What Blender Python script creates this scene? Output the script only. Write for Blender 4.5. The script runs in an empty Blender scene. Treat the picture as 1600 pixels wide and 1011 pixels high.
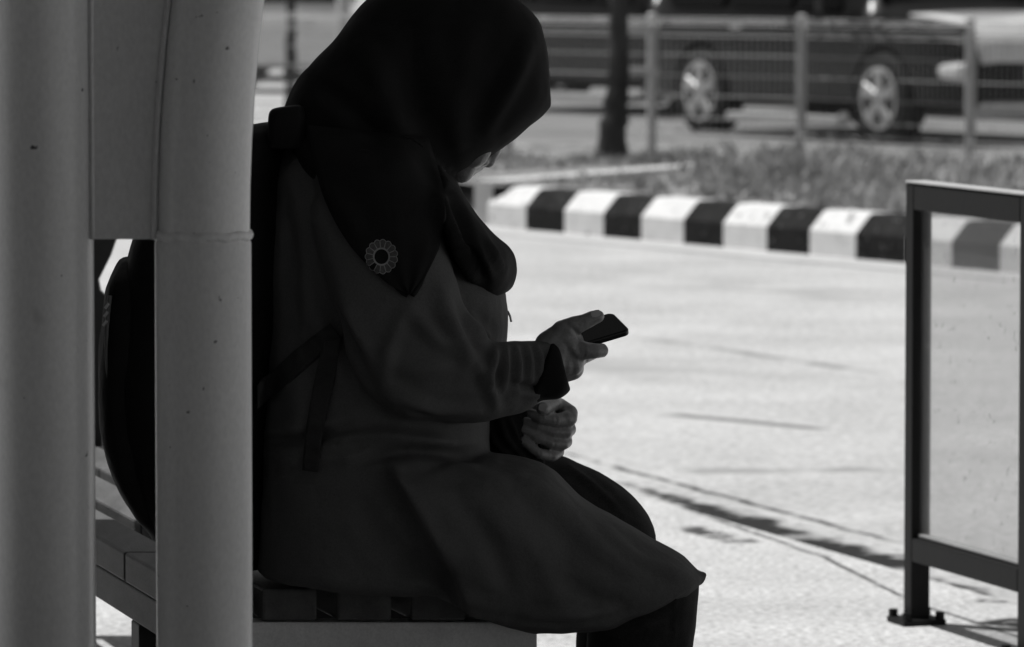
import bpy, bmesh, math, random
import numpy as np
from mathutils import Vector, Matrix, noise
from mathutils.bvhtree import BVHTree
random.seed(7)
R = math.radians
C = bpy.context.scene.collection
sc = bpy.context.scene

# ------------------------------------------------------------------ camera
CZ = 1.31
FPX = 8000.0
PITCH = math.atan(575.5 / FPX)
cd = bpy.data.cameras.new("camera")
cam = bpy.data.objects.new("camera", cd); C.objects.link(cam)
cam.location = (0, 0, CZ)
cam.rotation_euler = (R(90) - PITCH, 0, 0)
cd.sensor_width = 36; cd.lens = FPX / 1600 * 36
cd.clip_start = 0.1; cd.clip_end = 2000
cd.dof.use_dof = True; cd.dof.focus_distance = 7.1; cd.dof.aperture_fstop = 10
cd.dof.aperture_blades = 7
sc.camera = cam
_cp, _sp = math.cos(PITCH), math.sin(PITCH)
def ray(px, py):
    u = (px - 800) / FPX; v = -(py - 505.5) / FPX
    return Vector((u, _cp + v * _sp, -_sp + v * _cp))
def at(px, py, Y):
    d = ray(px, py); t = Y / d.y
    return Vector((d.x * t, Y, CZ + d.z * t))
def gr(px, py, z=0.0):
    d = ray(px, py); t = (z - CZ) / d.z
    return Vector((d.x * t, d.y * t, z))
def topx(p):
    q = p - Vector((0, 0, CZ))
    dep = q.y * _cp - q.z * _sp
    v = q.y * _sp + q.z * _cp
    return 800 + FPX * q.x / dep, 505.5 - FPX * v / dep

# ------------------------------------------------------------------ materials
def nd(nt, t, **kw):
    n = nt.nodes.new(t)
    for k, v in kw.items(): setattr(n, k, v)
    return n
def mat(name, col, rough=0.7, var=0.15, scale=8.0, bump=0.0, bscale=60.0, spec=0.5, metal=0.0, stretch=(1,1,1), coat=0.0, fine=0.0, fscale=300.0):
    m = bpy.data.materials.new(name); m.use_nodes = True
    nt = m.node_tree; b = nt.nodes['Principled BSDF']
    b.inputs['Roughness'].default_value = rough
    b.inputs['Specular IOR Level'].default_value = spec
    b.inputs['Metallic'].default_value = metal
    b.inputs['Coat Weight'].default_value = coat
    tc = nd(nt, 'ShaderNodeTexCoord'); mp = nd(nt, 'ShaderNodeMapping')
    mp.inputs['Scale'].default_value = stretch
    nt.links.new(tc.outputs['Object'], mp.inputs['Vector'])
    n1 = nd(nt, 'ShaderNodeTexNoise'); n1.inputs['Scale'].default_value = scale; n1.inputs['Detail'].default_value = 6
    n1.inputs['Roughness'].default_value = 0.6
    nt.links.new(mp.outputs['Vector'], n1.inputs['Vector'])
    mr = nd(nt, 'ShaderNodeMapRange'); mr.inputs['From Min'].default_value = 0.3; mr.inputs['From Max'].default_value = 0.7
    mr.inputs['To Min'].default_value = col * (1 - var); mr.inputs['To Max'].default_value = col * (1 + var)
    nt.links.new(n1.outputs['Fac'], mr.inputs['Value'])
    out = mr.outputs['Result']
    if fine:
        n3 = nd(nt, 'ShaderNodeTexNoise'); n3.inputs['Scale'].default_value = fscale; n3.inputs['Detail'].default_value = 3
        nt.links.new(mp.outputs['Vector'], n3.inputs['Vector'])
        mr3 = nd(nt, 'ShaderNodeMapRange'); mr3.inputs['From Min'].default_value = 0.3; mr3.inputs['From Max'].default_value = 0.7
        mr3.inputs['To Min'].default_value = 1 - fine; mr3.inputs['To Max'].default_value = 1 + fine
        nt.links.new(n3.outputs['Fac'], mr3.inputs['Value'])
        mu = nd(nt, 'ShaderNodeMath', operation='MULTIPLY')
        nt.links.new(out, mu.inputs[0]); nt.links.new(mr3.outputs['Result'], mu.inputs[1]); out = mu.outputs[0]
    m['_out'] = 0
    nt.links.new(out, b.inputs['Base Color'])
    if bump:
        n2 = nd(nt, 'ShaderNodeTexNoise'); n2.inputs['Scale'].default_value = bscale; n2.inputs['Detail'].default_value = 4
        nt.links.new(mp.outputs['Vector'], n2.inputs['Vector'])
        bp = nd(nt, 'ShaderNodeBump'); bp.inputs['Strength'].default_value = bump; bp.inputs['Distance'].default_value = 0.01
        nt.links.new(n2.outputs['Fac'], bp.inputs['Height']); nt.links.new(bp.outputs['Normal'], b.inputs['Normal'])
    return m
def spots(m, thr=0.72, scale=25.0, col=0.03, stretch=(1,1,1)):
    """small dark chips / stains with a shape of their own, mixed over the base colour"""
    nt = m.node_tree; b = nt.nodes['Principled BSDF']
    src = b.inputs['Base Color'].links[0].from_socket
    tc = nd(nt, 'ShaderNodeTexCoord'); mp = nd(nt, 'ShaderNodeMapping'); mp.inputs['Scale'].default_value = stretch
    n = nd(nt, 'ShaderNodeTexNoise'); n.inputs['Scale'].default_value = scale; n.inputs['Detail'].default_value = 2
    nt.links.new(tc.outputs['Object'], mp.inputs['Vector']); nt.links.new(mp.outputs['Vector'], n.inputs['Vector'])
    mr = nd(nt, 'ShaderNodeMapRange'); mr.inputs['From Min'].default_value = thr; mr.inputs['From Max'].default_value = thr + 0.03
    nt.links.new(n.outputs['Fac'], mr.inputs['Value'])
    mx = nd(nt, 'ShaderNodeMix', data_type='RGBA')
    nt.links.new(mr.outputs['Result'], mx.inputs['Factor']); nt.links.new(src, mx.inputs[6])
    mx.inputs[7].default_value = (col, col, col, 1)
    nt.links.new(mx.outputs[2], b.inputs['Base Color'])
def seg_stain(m, a, bb, w, dark, wob=0.5, nscale=6.0, thr=0.45):
    """a worn/dirty streak on the ground between two points (object space = world space here)"""
    nt = m.node_tree; b = nt.nodes['Principled BSDF']
    src = b.inputs['Base Color'].links[0].from_socket
    tc = nd(nt, 'ShaderNodeTexCoord')
    L = (bb - a).length; ang = math.atan2(bb.y - a.y, bb.x - a.x)
    sub = nd(nt, 'ShaderNodeVectorMath', operation='SUBTRACT'); sub.inputs[1].default_value = (a.x, a.y, 0)
    nt.links.new(tc.outputs['Object'], sub.inputs[0])
    ro = nd(nt, 'ShaderNodeVectorRotate', rotation_type='Z_AXIS'); ro.inputs['Angle'].default_value = -ang
    nt.links.new(sub.outputs[0], ro.inputs['Vector'])
    nz = nd(nt, 'ShaderNodeTexNoise'); nz.inputs['Scale'].default_value = nscale; nz.inputs['Detail'].default_value = 5
    nt.links.new(tc.outputs['Object'], nz.inputs['Vector'])
    sx = nd(nt, 'ShaderNodeSeparateXYZ'); nt.links.new(ro.outputs[0], sx.inputs[0])
    def M(op, x, y):
        q = nd(nt, 'ShaderNodeMath', operation=op)
        for i, v in enumerate((x, y)):
            if v is None: continue
            if isinstance(v, (int, float)): q.inputs[i].default_value = v
            else: nt.links.new(v, q.inputs[i])
        return q.outputs[0]
    off = M('MULTIPLY', M('SUBTRACT', nz.outputs['Fac'], 0.5), wob * w * 4)
    dy = M('ABSOLUTE', M('ADD', sx.outputs['Y'], off), None)
    ky = M('SUBTRACT', 1.0, M('DIVIDE', dy, w))
    ky = M('MAXIMUM', ky, 0.0)
    dx = M('ABSOLUTE', M('SUBTRACT', sx.outputs['X'], L / 2), None)
    kx = M('MINIMUM', M('MAXIMUM', M('DIVIDE', M('SUBTRACT', L / 2, dx), max(L * 0.12, 0.02)), 0.0), 1.0)
    br = nd(nt, 'ShaderNodeMapRange'); br.inputs['From Min'].default_value = thr - 0.12; br.inputs['From Max'].default_value = thr + 0.08
    nz2 = nd(nt, 'ShaderNodeTexNoise'); nz2.inputs['Scale'].default_value = nscale * 1.7; nz2.inputs['Detail'].default_value = 4
    nt.links.new(tc.outputs['Object'], nz2.inputs['Vector']); nt.links.new(nz2.outputs['Fac'], br.inputs['Value'])
    k = M('MULTIPLY', M('MULTIPLY', M('MINIMUM', M('MULTIPLY', ky, 2.0), 1.0), kx), br.outputs['Result'])
    mx = nd(nt, 'ShaderNodeMix', data_type='RGBA')
    nt.links.new(k, mx.inputs['Factor']); nt.links.new(src, mx.inputs[6]); mx.inputs[7].default_value = (dark, dark, dark, 1)
    nt.links.new(mx.outputs[2], b.inputs['Base Color'])
def glass_mat(name, tint, trans, rough=0.05):
    m = bpy.data.materials.new(name); m.use_nodes = True
    nt = m.node_tree; b = nt.nodes['Principled BSDF']
    b.inputs['Base Color'].default_value = (tint, tint, tint, 1); b.inputs['Roughness'].default_value = rough
    tr = nd(nt, 'ShaderNodeBsdfTransparent'); mx = nd(nt, 'ShaderNodeMixShader')
    tc = nd(nt, 'ShaderNodeTexCoord'); n = nd(nt, 'ShaderNodeTexNoise'); n.inputs['Scale'].default_value = 45; n.inputs['Detail'].default_value = 3
    nt.links.new(tc.outputs['Object'], n.inputs['Vector'])
    mr = nd(nt, 'ShaderNodeMapRange'); mr.inputs['From Min'].default_value = 0.66; mr.inputs['From Max'].default_value = 0.74
    mr.inputs['To Min'].default_value = trans; mr.inputs['To Max'].default_value = trans * 0.55
    nt.links.new(n.outputs['Fac'], mr.inputs['Value']); nt.links.new(mr.outputs['Result'], mx.inputs['Fac'])
    nt.links.new(b.outputs[0], mx.inputs[1]); nt.links.new(tr.outputs[0], mx.inputs[2])
    nt.links.new(mx.outputs[0], nt.nodes['Material Output'].inputs['Surface'])
    return m

M = {}
M['road'] = mat('road_concrete', 0.46, 0.9, 0.15, 1.3, 0.3, 50, fine=0.26, fscale=38)
M['pave'] = mat('pavement_concrete', 0.5, 0.9, 0.15, 2.4, 0.6, 70, fine=0.36, fscale=60)
spots(M['pave'], 0.70, 55, 0.2)
M['gutter'] = mat('gutter_concrete', 0.5, 0.9, 0.12, 3, 0.3, 60, fine=0.15, fscale=60)
M['edging'] = mat('edging_concrete', 0.6, 0.9, 0.15, 3)
M['soil'] = mat('dry_soil', 0.22, 0.95, 0.45, 3.0, 0.6, 20, fine=0.3, fscale=30)
spots(M['soil'], 0.56, 2.4, 0.09); spots(M['soil'], 0.60, 5, 0.42)
M['grass'] = mat('grass_blades', 0.42, 0.6, 0.5, 2.0)
M['kwhite'] = mat('white_kerb_paint', 0.72, 0.7, 0.08, 9, 0.2, 50, fine=0.06, fscale=80)
spots(M['kwhite'], 0.66, 16, 0.3); spots(M['kwhite'], 0.70, 45, 0.2)
M['kblack'] = mat('black_kerb_paint', 0.013, 0.7, 0.5, 9, 0.2, 50, spec=0.15)
spots(M['kblack'], 0.68, 30, 0.12)
M['pole'] = mat('shelter_paint', 0.80, 0.30, 0.06, 5.0, 0.02, 140, stretch=(1,1,0.55), fine=0.055, fscale=230)
spots(M['pole'], 0.765, 42, 0.08); spots(M['pole'], 0.68, 12, 0.68, (1,1,.6)); spots(M['pole'], 0.74, 85, 0.18)
M['weld'] = mat('weld_paint', 0.85, 0.3, 0.1, 60, 0.5, 120)
M['roof'] = mat('roof_sheet', 0.2, 0.6)
M['slat'] = mat('bench_timber', 0.10, 0.55, 0.35, 5, 0.15, 60, stretch=(6, 1, 6), fine=0.1, fscale=60)
M['frame'] = mat('bench_frame_paint', 0.8, 0.5, 0.1, 14, 0.1, 90, fine=0.08)
M['legm'] = mat('dark_steel', 0.04, 0.5, 0.2)
M['sign'] = mat('dark_frame_paint', 0.0065, 0.55, 0.25, 20, 0.05, 100, spec=0.2)
M['glass'] = glass_mat('dusty_clear_pane', 0.26, 0.74)
M['gasket'] = mat('grey_gasket', 0.3, 0.6)
M['hijab'] = mat('black_scarf_cloth', 0.011, 0.85, 0.25, 6, 0.15, 700, spec=0.2, fine=0.2, fscale=700)
M['tunic'] = mat('dark_tunic_cloth', 0.098, 0.85, 0.12, 4, 0.18, 60, spec=0.2, fine=0.12, fscale=480)
M['cuff'] = mat('black_cuff_cloth', 0.012, 0.85, 0.2, 8, 0.1, 600, spec=0.2)
M['jeans'] = mat('dark_denim', 0.022, 0.85, 0.35, 30, 0.2, 600, spec=0.2, fine=0.3, fscale=500)
M['thread'] = mat('pale_thread', 0.30, 0.7, 0.2, 200)
M['petal'] = mat('dull_petal_thread', 0.085, 0.8, 0.3, 300)
M['skin'] = mat('skin', 0.225, 0.30, 0.22, 45, 0.12, 300, spec=0.5, fine=0.1, fscale=300)
M['nail'] = mat('finger_nail', 0.5, 0.25, 0.05, 50)
M['bag'] = mat('black_nylon', 0.008, 0.7, 0.3, 20, 0.2, 600, spec=0.25)
M['strap'] = mat('black_webbing', 0.036, 0.7, 0.3, 40, 0.4, 500, spec=0.3)
M['piping'] = mat('grey_piping', 0.16, 0.5, 0.1)
M['phone'] = mat('black_phone_shell', 0.006, 0.3, 0.1, spec=0.3)
M['screen'] = mat('phone_glass', 0.003, 0.3, 0.1, spec=0.08)
M['chrome'] = mat('bright_trim', 0.6, 0.25, 0.1, metal=0.8)
M['bark'] = mat('dark_bark', 0.05, 0.95, 0.6, 9, 0.8, 30, stretch=(1, 1, 0.3))
M['leaf'] = mat('tree_leaf', 0.07, 0.55, 0.4, 3)
M['galv'] = mat('galvanised_steel', 0.46, 0.5, 0.12, 12)
M['wire'] = mat('galvanised_wire', 0.34, 0.55, 0.1, 12)
M['carblack'] = mat('black_car_paint', 0.006, 0.3, 0.1, spec=0.3)
M['asphalt'] = mat('worn_asphalt', 0.21, 0.9, 0.15, 1.0, 0.2, 60, fine=0.15, fscale=30)
M['carwhite'] = mat('white_car_paint', 0.6, 0.25, 0.05, coat=0.5)
M['carglass'] = mat('dark_car_glass', 0.003, 0.1, 0.1, spec=0.15)
M['bonnet'] = mat('bonnet_painted_glare', 0.75, 0.2, 0.1, spec=0.5, coat=0.8)  # glare on the black car's bonnet, put into its base colour
M['tyre'] = mat('tyre_rubber', 0.012, 0.85, 0.2)
M['alloy'] = mat('alloy_rim', 0.62, 0.3, 0.1, metal=0.7)
M['rimdark'] = mat('rim_gap', 0.012, 0.7, 0.1)
M['plastic'] = mat('black_plastic_trim', 0.015, 0.6, 0.1)
M['silver'] = mat('silver_trim', 0.42, 0.4, 0.1)
M['lamp'] = mat('headlamp_lens', 0.75, 0.15, 0.1, coat=0.6)
M['plate'] = mat('white_plate', 0.7, 0.5, 0.05)
M['hedge'] = mat('hedge_leaf', 0.05, 0.6, 0.5, 2)

# ------------------------------------------------------------------ mesh helpers
def link(name, me, m=None, parent=None, smooth=False):
    o = bpy.data.objects.new(name, me); C.objects.link(o)
    if m is not None:
        for mm in (m if isinstance(m, (list, tuple)) else [m]): me.materials.append(mm)
    if parent is not None: o.parent = parent
    if smooth:
        for p in me.polygons: p.use_smooth = True
    return o
def tag(o, label=None, cat=None, group=None, kind=None):
    if label: o['label'] = label
    if cat: o['category'] = cat
    if group: o['group'] = group
    if kind: o['kind'] = kind
    return o
def empty(name, loc=(0,0,0), rz=0.0, label=None, cat=None, group=None):
    o = bpy.data.objects.new(name, None); C.objects.link(o)
    o.location = loc; o.rotation_euler = (0, 0, rz); o.empty_display_size = 0.2
    return tag(o, label, cat, group)
class MB:
    def __init__(s): s.v = []; s.f = []; s.mi = []; s.cur = 0
    def add(s, vs, fs):
        b = len(s.v); s.v += [tuple(v) for v in vs]
        for f in fs: s.f.append(tuple(b + i for i in f)); s.mi.append(s.cur)
    def box(s, c, d, ax=None):
        c = Vector(c); X, Y, Z = [Vector(a) for a in (ax or ((1,0,0),(0,1,0),(0,0,1)))]
        X = X * d[0] / 2; Y = Y * d[1] / 2; Z = Z * d[2] / 2
        vs = [c + X * i + Y * j + Z * k for k in (-1, 1) for j in (-1, 1) for i in (-1, 1)]
        s.add(vs, [(0,2,3,1),(4,5,7,6),(0,1,5,4),(2,6,7,3),(0,4,6,2),(1,3,7,5)])
    def tube(s, pts, rad, n=10, cap=True):
        pts = [Vector(p) for p in pts]; m = len(pts)
        rad = rad if isinstance(rad, (list, tuple)) else [rad] * m
        rings = []; prev = None
        for i in range(m):
            t = (pts[min(i+1, m-1)] - pts[max(i-1, 0)]).normalized()
            if prev is None:
                a = Vector((0,0,1)) if abs(t.z) < 0.9 else Vector((1,0,0))
                nrm = (a - t * a.dot(t)).normalized()
            else: nrm = (prev - t * prev.dot(t)).normalized()
            prev = nrm; bn = t.cross(nrm)
            rings.append([pts[i] + (nrm * math.cos(2*math.pi*k/n) + bn * math.sin(2*math.pi*k/n)) * rad[i] for k in range(n)])
        vs = [p for r in rings for p in r]; fs = []
        for i in range(m-1):
            for k in range(n):
                fs.append((i*n+k, i*n+(k+1)%n, (i+1)*n+(k+1)%n, (i+1)*n+k))
        if cap: fs += [tuple(range(n-1, -1, -1)), tuple((m-1)*n+k for k in range(n))]
        s.add(vs, fs)
    def loft(s, rings, cap=True):
        n = len(rings[0]); vs = [p for r in rings for p in r]; fs = []
        for i in range(len(rings)-1):
            for k in range(n):
                fs.append((i*n+k, i*n+(k+1)%n, (i+1)*n+(k+1)%n, (i+1)*n+k))
        if cap: fs += [tuple(range(n-1, -1, -1)), tuple((len(rings)-1)*n+k for k in range(n))]
        s.add(vs, fs)
    def mesh(s, name='m'):
        me = bpy.data.meshes.new(name); me.from_pydata(s.v, [], s.f)
        for i, p in enumerate(me.polygons): p.material_index = s.mi[i]
        bm = bmesh.new(); bm.from_mesh(me); bmesh.ops.recalc_face_normals(bm, faces=bm.faces); bm.to_mesh(me); bm.free()
        return me
    def build(s, name, m, parent=None, smooth=False, bevel=0.0, seg=2):
        o = link(name, s.mesh(name), m, parent, smooth)
        if bevel:
            b = o.modifiers.new('bevel', 'BEVEL'); b.width = bevel; b.segments = seg; b.limit_method = 'ANGLE'; b.angle_limit = R(40)
        return o
def auto_smooth(o, ang=40):
    me = o.data
    for p in me.polygons: p.use_smooth = True
    bm = bmesh.new(); bm.from_mesh(me)
    for e in bm.edges:
        if len(e.link_faces) == 2 and e.calc_face_angle(0) > R(ang): e.smooth = False
    bm.to_mesh(me); bm.free()
    return o
def applied(o):
    dg = bpy.context.evaluated_depsgraph_get(); dg.update()
    me = bpy.data.meshes.new_from_object(o.evaluated_get(dg))
    old = o.data; o.modifiers.clear(); o.data = me
    bpy.data.meshes.remove(old)
    return o
def cr(seq, k):
    """Catmull-Rom resample of a list of equal-length tuples"""
    a = np.array(seq, float); n = len(a); out = []
    for i in range(n-1):
        p0, p1, p2, p3 = a[max(i-1,0)], a[i], a[i+1], a[min(i+2,n-1)]
        for j in range(k):
            t = j / k
            out.append(0.5*((2*p1)+(-p0+p2)*t+(2*p0-5*p1+4*p2-p3)*t*t+(-p0+3*p1-3*p2+p3)*t**3))
    out.append(a[-1]); return out

# ------------------------------------------------------------------ sky, sun
SUN_EL, SUN_AZ = 72.0, -62.0          # azimuth measured from +Y towards +X
w = bpy.data.worlds.new("World"); sc.world = w; w.use_nodes = True
nt = w.node_tree; bg = nt.nodes['Background']
sky = nd(nt, 'ShaderNodeTexSky', sky_type='NISHITA'); sky.sun_disc = False
sky.sun_elevation = R(SUN_EL); sky.sun_rotation = R(SUN_AZ)
bw = nd(nt, 'ShaderNodeRGBToBW')
nt.links.new(sky.outputs[0], bw.inputs[0]); nt.links.new(bw.outputs[0], bg.inputs['Color'])
bg.inputs['Strength'].default_value = 0.07
sd = bpy.data.lights.new("sun", 'SUN'); sd.energy = 4.2; sd.angle = R(0.55); sd.color = (1, 0.995, 0.985)
sun = bpy.data.objects.new("sun", sd); C.objects.link(sun)
sv = Vector((math.sin(R(SUN_AZ))*math.cos(R(SUN_EL)), math.cos(R(SUN_AZ))*math.cos(R(SUN_EL)), math.sin(R(SUN_EL))))
sun.rotation_euler = sv.to_track_quat('Z', 'Y').to_euler(); sun.location = (-4, 6, 12)
vs = sc.view_settings
sc.display_settings.display_device = 'sRGB'
vs.view_transform = 'Standard'; vs.look = 'None'; vs.gamma = 1; vs.exposure = 0.0; vs.use_curve_mapping = False

# ------------------------------------------------------------------ ground
RZ = -0.11
def sheet(name, pts, m, kind='structure'):
    b = MB(); b.add(pts, [tuple(range(len(pts)))]); o = b.build(name, m)
    if o.data.polygons[0].normal.z < 0: o.data.flip_normals()
    return tag(o, kind=kind)
sheet('road', [(-400,-60,RZ),(400,-60,RZ),(400,900,RZ),(-400,900,RZ)], M['road'])
E1, E2 = gr(1000, 775), gr(1410, 893)
ed = (E2 - E1).normalized(); en = Vector((-ed.y, ed.x, 0))      # pavement edge direction
if en.x > 0: en = -en                                            # towards the pavement side
pv = [E1 - ed*60, E1 + ed*40, E1 + ed*40 + en*40, E1 - ed*60 + en*40]
b = MB(); lo = [Vector((p.x, p.y, RZ-0.2)) for p in pv]
b.add(pv + lo, [(0,1,2,3),(0,4,5,1),(1,5,6,2),(2,6,7,3),(3,7,4,0),(4,7,6,5)])
tag(b.build('pavement', M['pave']), kind='structure')
# joints, cracks and the dirt lying along the channel
for a, c, wd, dk, wob, ns, th in [
    ((925,720),(1420,853),0.018,0.04,0.7,7,0.40), ((1420,853),(1640,925),0.014,0.08,0.5,5,0.45),
    ((880,706),(940,724),0.012,0.1,0.5,5,0.5),
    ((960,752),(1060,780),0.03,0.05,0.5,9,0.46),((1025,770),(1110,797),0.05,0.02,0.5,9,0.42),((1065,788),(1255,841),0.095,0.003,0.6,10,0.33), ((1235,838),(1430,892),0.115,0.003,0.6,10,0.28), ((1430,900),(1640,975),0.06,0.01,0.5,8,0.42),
    ((1030,646),(1300,672),0.05,0.17,0.3,2,0.36), ((1000,527),(1385,585),0.05,0.26,0.4,2,0.42),
    ((1050,738),(1420,733),0.10,0.30,0.4,3,0.44), ((900,560),(1150,600),0.3,0.36,0.5,1.5,0.5),
    ((850,420),(1420,470),0.5,0.36,0.5,1.2,0.5)]:
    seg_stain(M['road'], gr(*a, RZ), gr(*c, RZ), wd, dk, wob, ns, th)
for a, c, wd, dk, wob, ns, th in [
    ((1085,800),(1290,872),0.012,0.14,0.5,6,0.40), ((1270,862),(1420,938),0.010,0.10,0.5,6,0.36), ((1420,938),(1640,1012),0.010,0.12,0.5,6,0.38),
    ((1060,822),(1175,850),0.05,0.05,0.5,9,0.47), ((1520,938),(1590,940),0.04,0.06,0.6,9,0.47), ((1540,968),(1660,985),0.075,0.01,0.5,8,0.40)]:
    seg_stain(M['pave'], gr(*a), gr(*c), wd, dk, wob, ns, th)

sheet('far_road', [Vector((.6, 120, RZ+.004)), Vector((.2, 60, RZ+.004)), Vector((-.1, 36.5, RZ+.004)), Vector((3, 33.6, RZ+.004)), Vector((14, 24, RZ+.004)), Vector((60, 10, RZ+.004)), Vector((80, 120, RZ+.004))], M['asphalt'])
# far island kerb, in painted blocks
def kline(px): return 355 + (413 - 355) * (px - 762) / (1417 - 762)
bpx = [762, 822, 882, 943, 1002, 1068, 1130, 1198, 1265, 1337, 1417, 1487, 1562, 1640, 1720, 1805, 1890, 1980]
kp = [gr(x, kline(x), RZ) for x in bpx]
kd = (kp[10] - kp[0]).normalized()
kp = [kp[0] + kd * (p - kp[0]).dot(kd) for p in kp]
kn_in = Vector((-kd.y, kd.x, 0))
if kn_in.y < 0: kn_in = -kn_in
# the nose bends back on the left
nose = [kp[0]]
dirv = -kd
p = kp[0].copy()
for i in range(5):
    ang = R(-42) * 1
    dirv = (Matrix.Rotation(ang, 3, 'Z') @ dirv)
    p = p + dirv * 0.085; nose.append(p.copy())
line = nose[::-1] + kp[1:]
nn = len(nose) - 1
b = MB()
secs = []
for i, q in enumerate(line):
    t = (line[min(i+1, len(line)-1)] - line[max(i-1, 0)]).normalized()
    inn = Vector((-t.y, t.x, 0))
    if inn.dot(kn_in) < 0 and i >= nn: inn = -inn
    secs.append([Vector((q.x, q.y, 0)) + inn * o_ + Vector((0,0,z_)) for o_, z_ in ((0,RZ-0.05),(0,0.012),(0.012,0.026),(0.08,0.098),(0.10,0.106),(0.2,0.106),(0.2,RZ-0.05))])
for i in range(len(line)-1):
    blk = i - nn
    b.cur = (0 if blk % 2 == 0 else 1) if blk >= 0 else 1
    n = len(secs[i])
    b.add(secs[i] + secs[i+1], [(k, k+1, n+k+1, n+k) for k in range(n-1)])
ko = b.build('kerb', [M['kwhite'], M['kblack']]); tag(ko, kind='structure')
# gutter strip under the kerb
g = [q - kn_in*0.0 for q in kp]
sheet('gutter', [Vector((kp[0].x,kp[0].y,RZ+0.004)), Vector((kp[-1].x,kp[-1].y,RZ+0.004)), Vector((kp[-1].x,kp[-1].y,RZ+0.004)) - kn_in*0.32, Vector((kp[0].x,kp[0].y,RZ+0.004)) - kn_in*0.32], M['gutter'])
# island soil wedge and verge beyond
IZ = 0.10
k_in = [Vector((s[5].x, s[5].y, IZ)) for s in secs]
far_r = gr(1130, 256, 0.06)
sheet('island', k_in + [Vector((9, 27, IZ)), Vector((7.0, 30.6, 0.02)), far_r, gr(760, 287, IZ)], M['soil'])
sheet('verge', [gr(560, 262, -0.04), gr(735, 288, 0.05), gr(1135, 259, 0.03), Vector((7.2, 30.0, 0.0)), Vector((10.5, 27, 0.0)), Vector((12.0, 27.5, -0.06)), Vector((3.0, 34.8, -0.06)), Vector((0.6, 37.2, -0.06)), Vector((-2.4, 40.5, -0.06))], M['soil'])
a0, a1 = gr(768, 288.5, 0.1), gr(1135, 258, 0.07)
b = MB(); dd = (a1 - a0).normalized(); pn = Vector((-dd.y, dd.x, 0)) * 0.1
b.add([a0+pn, a0-pn, a1-pn, a1+pn, a0+pn-Vector((0,0,.2)), a0-pn-Vector((0,0,.2)), a1-pn-Vector((0,0,.2)), a1+pn-Vector((0,0,.2))],
      [(0,1,2,3),(0,4,5,1),(1,5,6,2),(2,6,7,3),(3,7,4,0)])
for v in range(4): b.v[v] = (b.v[v][0], b.v[v][1], b.v[v][2] + 0.02)
tag(b.build('edging_strip', M['edging']), kind='structure')

# ------------------------------------------------------------------ grass (ground cover nobody could count)
b = MB()
def blade(p, h, lean):
    a = random.uniform(0, 6.28); wv = Vector((math.cos(a), math.sin(a), 0)) * random.uniform(0.006, 0.014)
    l = Vector((random.uniform(-1,1), random.uniform(-1,1), 0)) * lean
    b.add([p - wv, p + wv, p + l*0.4 + Vector((0,0,h*0.65)) + wv*0.7, p + l + Vector((0,0,h))], [(0,1,2),(0,2,3)])
def ground_z(px, py):
    return 0.1 if py > 291 - (px-735)*0.083 else 0.0
cnt = 0
while cnt < 1800:
    px = random.uniform(690, 1640); py = random.uniform(222, 345)
    topk = 292 + (px - 762) * 0.078
    if py > topk - 2: continue
    if px < 1150 and abs(py - (291 - (px-735)*0.083)) < 8: continue
    if py < 238 + max(0, (px-1200)*0.05): continue
    d = noise.noise(Vector((px*0.018, py*0.06, 3.3))) + 0.5*noise.noise(Vector((px*0.05, py*0.15, 9.3)))
    base = -.12 if px < 960 else 0.06
    if py < 236 + max(0, (px-1250)*0.06): base -= 0.35
    if d*2.6 + base < random.uniform(-0.1, 0.5): continue
    z = ground_z(px, py) - 0.02
    p = gr(px, py, z); cnt += 1
    hh = random.uniform(0.02, 0.075) * (1.25 if px > 1100 else 0.8)
    for k in range(6):
        blade(p + Vector((random.gauss(0, .05), random.gauss(0, .05), 0)), hh * random.uniform(0.6, 1.3), hh*0.7)
for _ in range(70):
    px = random.choice([random.gauss(1200,50), random.gauss(1330,60), random.uniform(1000,1620)]); p = gr(px, random.uniform(262, 300), 0.08)
    hh = random.uniform(.08, .17)
    for k in range(14): blade(p + Vector((random.gauss(0,.05), random.gauss(0,.05), 0)), hh*random.uniform(.6,1.2), hh*.6)
tag(b.build('grass', M['grass']), 'short rough grass growing on the traffic island behind the painted kerb', 'grass', kind='stuff')

# ------------------------------------------------------------------ trees
def tree(pts, rads, crown_c, crown_r, n, label, cat='tree'):
    t = empty('street_tree', pts[0], 0, label, cat); o0 = Vector(pts[0])
    tb = MB(); loc = [Vector(p) - o0 for p in pts]
    fine = cr([tuple(p) + (r,) for p, r in zip(loc, rads)], 5)
    tb.tube([Vector(f[:3]) + Vector((random.gauss(0,.006), random.gauss(0,.006), 0)) for f in fine], [f[3]*random.uniform(.94,1.06) for f in fine], 14)
    top = loc[-1]; cc = Vector(crown_c) - o0; tips = []
    for k in range(9):
        a = k*2.4; e = cc + Vector((math.cos(a)*crown_r*.7, math.sin(a)*crown_r*.7, random.uniform(-.4,.6)*crown_r))
        mid = top.lerp(e, .5) + Vector((0,0,.2)); tb.tube([top - Vector((0,0,.25)), mid, e], [rads[-1]*.6, rads[-1]*.35, .01], 6); tips += [mid, e]
    auto_smooth(tb.build('trunk', M['bark'], t), 60)
    lb = MB()
    cl = [cc + Vector((random.gauss(0,.5), random.gauss(0,.5), random.gauss(0,.36))) * crown_r for _ in range(26)] + tips
    for _ in range(n):
        c0 = random.choice(cl) + Vector((random.gauss(0,1), random.gauss(0,1), random.gauss(0,.7))) * crown_r * .16
        ax = Vector((random.gauss(0,1), random.gauss(0,1), random.gauss(0,.5))).normalized(); up = ax.orthogonal().normalized()
        s_ = random.uniform(.05, .09)
        lb.add([c0 - ax*s_, c0 - up*s_*.4, c0 + ax*s_, c0 + up*s_*.4], [(0,1,2,3)])
    lb.build('crown', M['leaf'], t)
    return t
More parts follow.
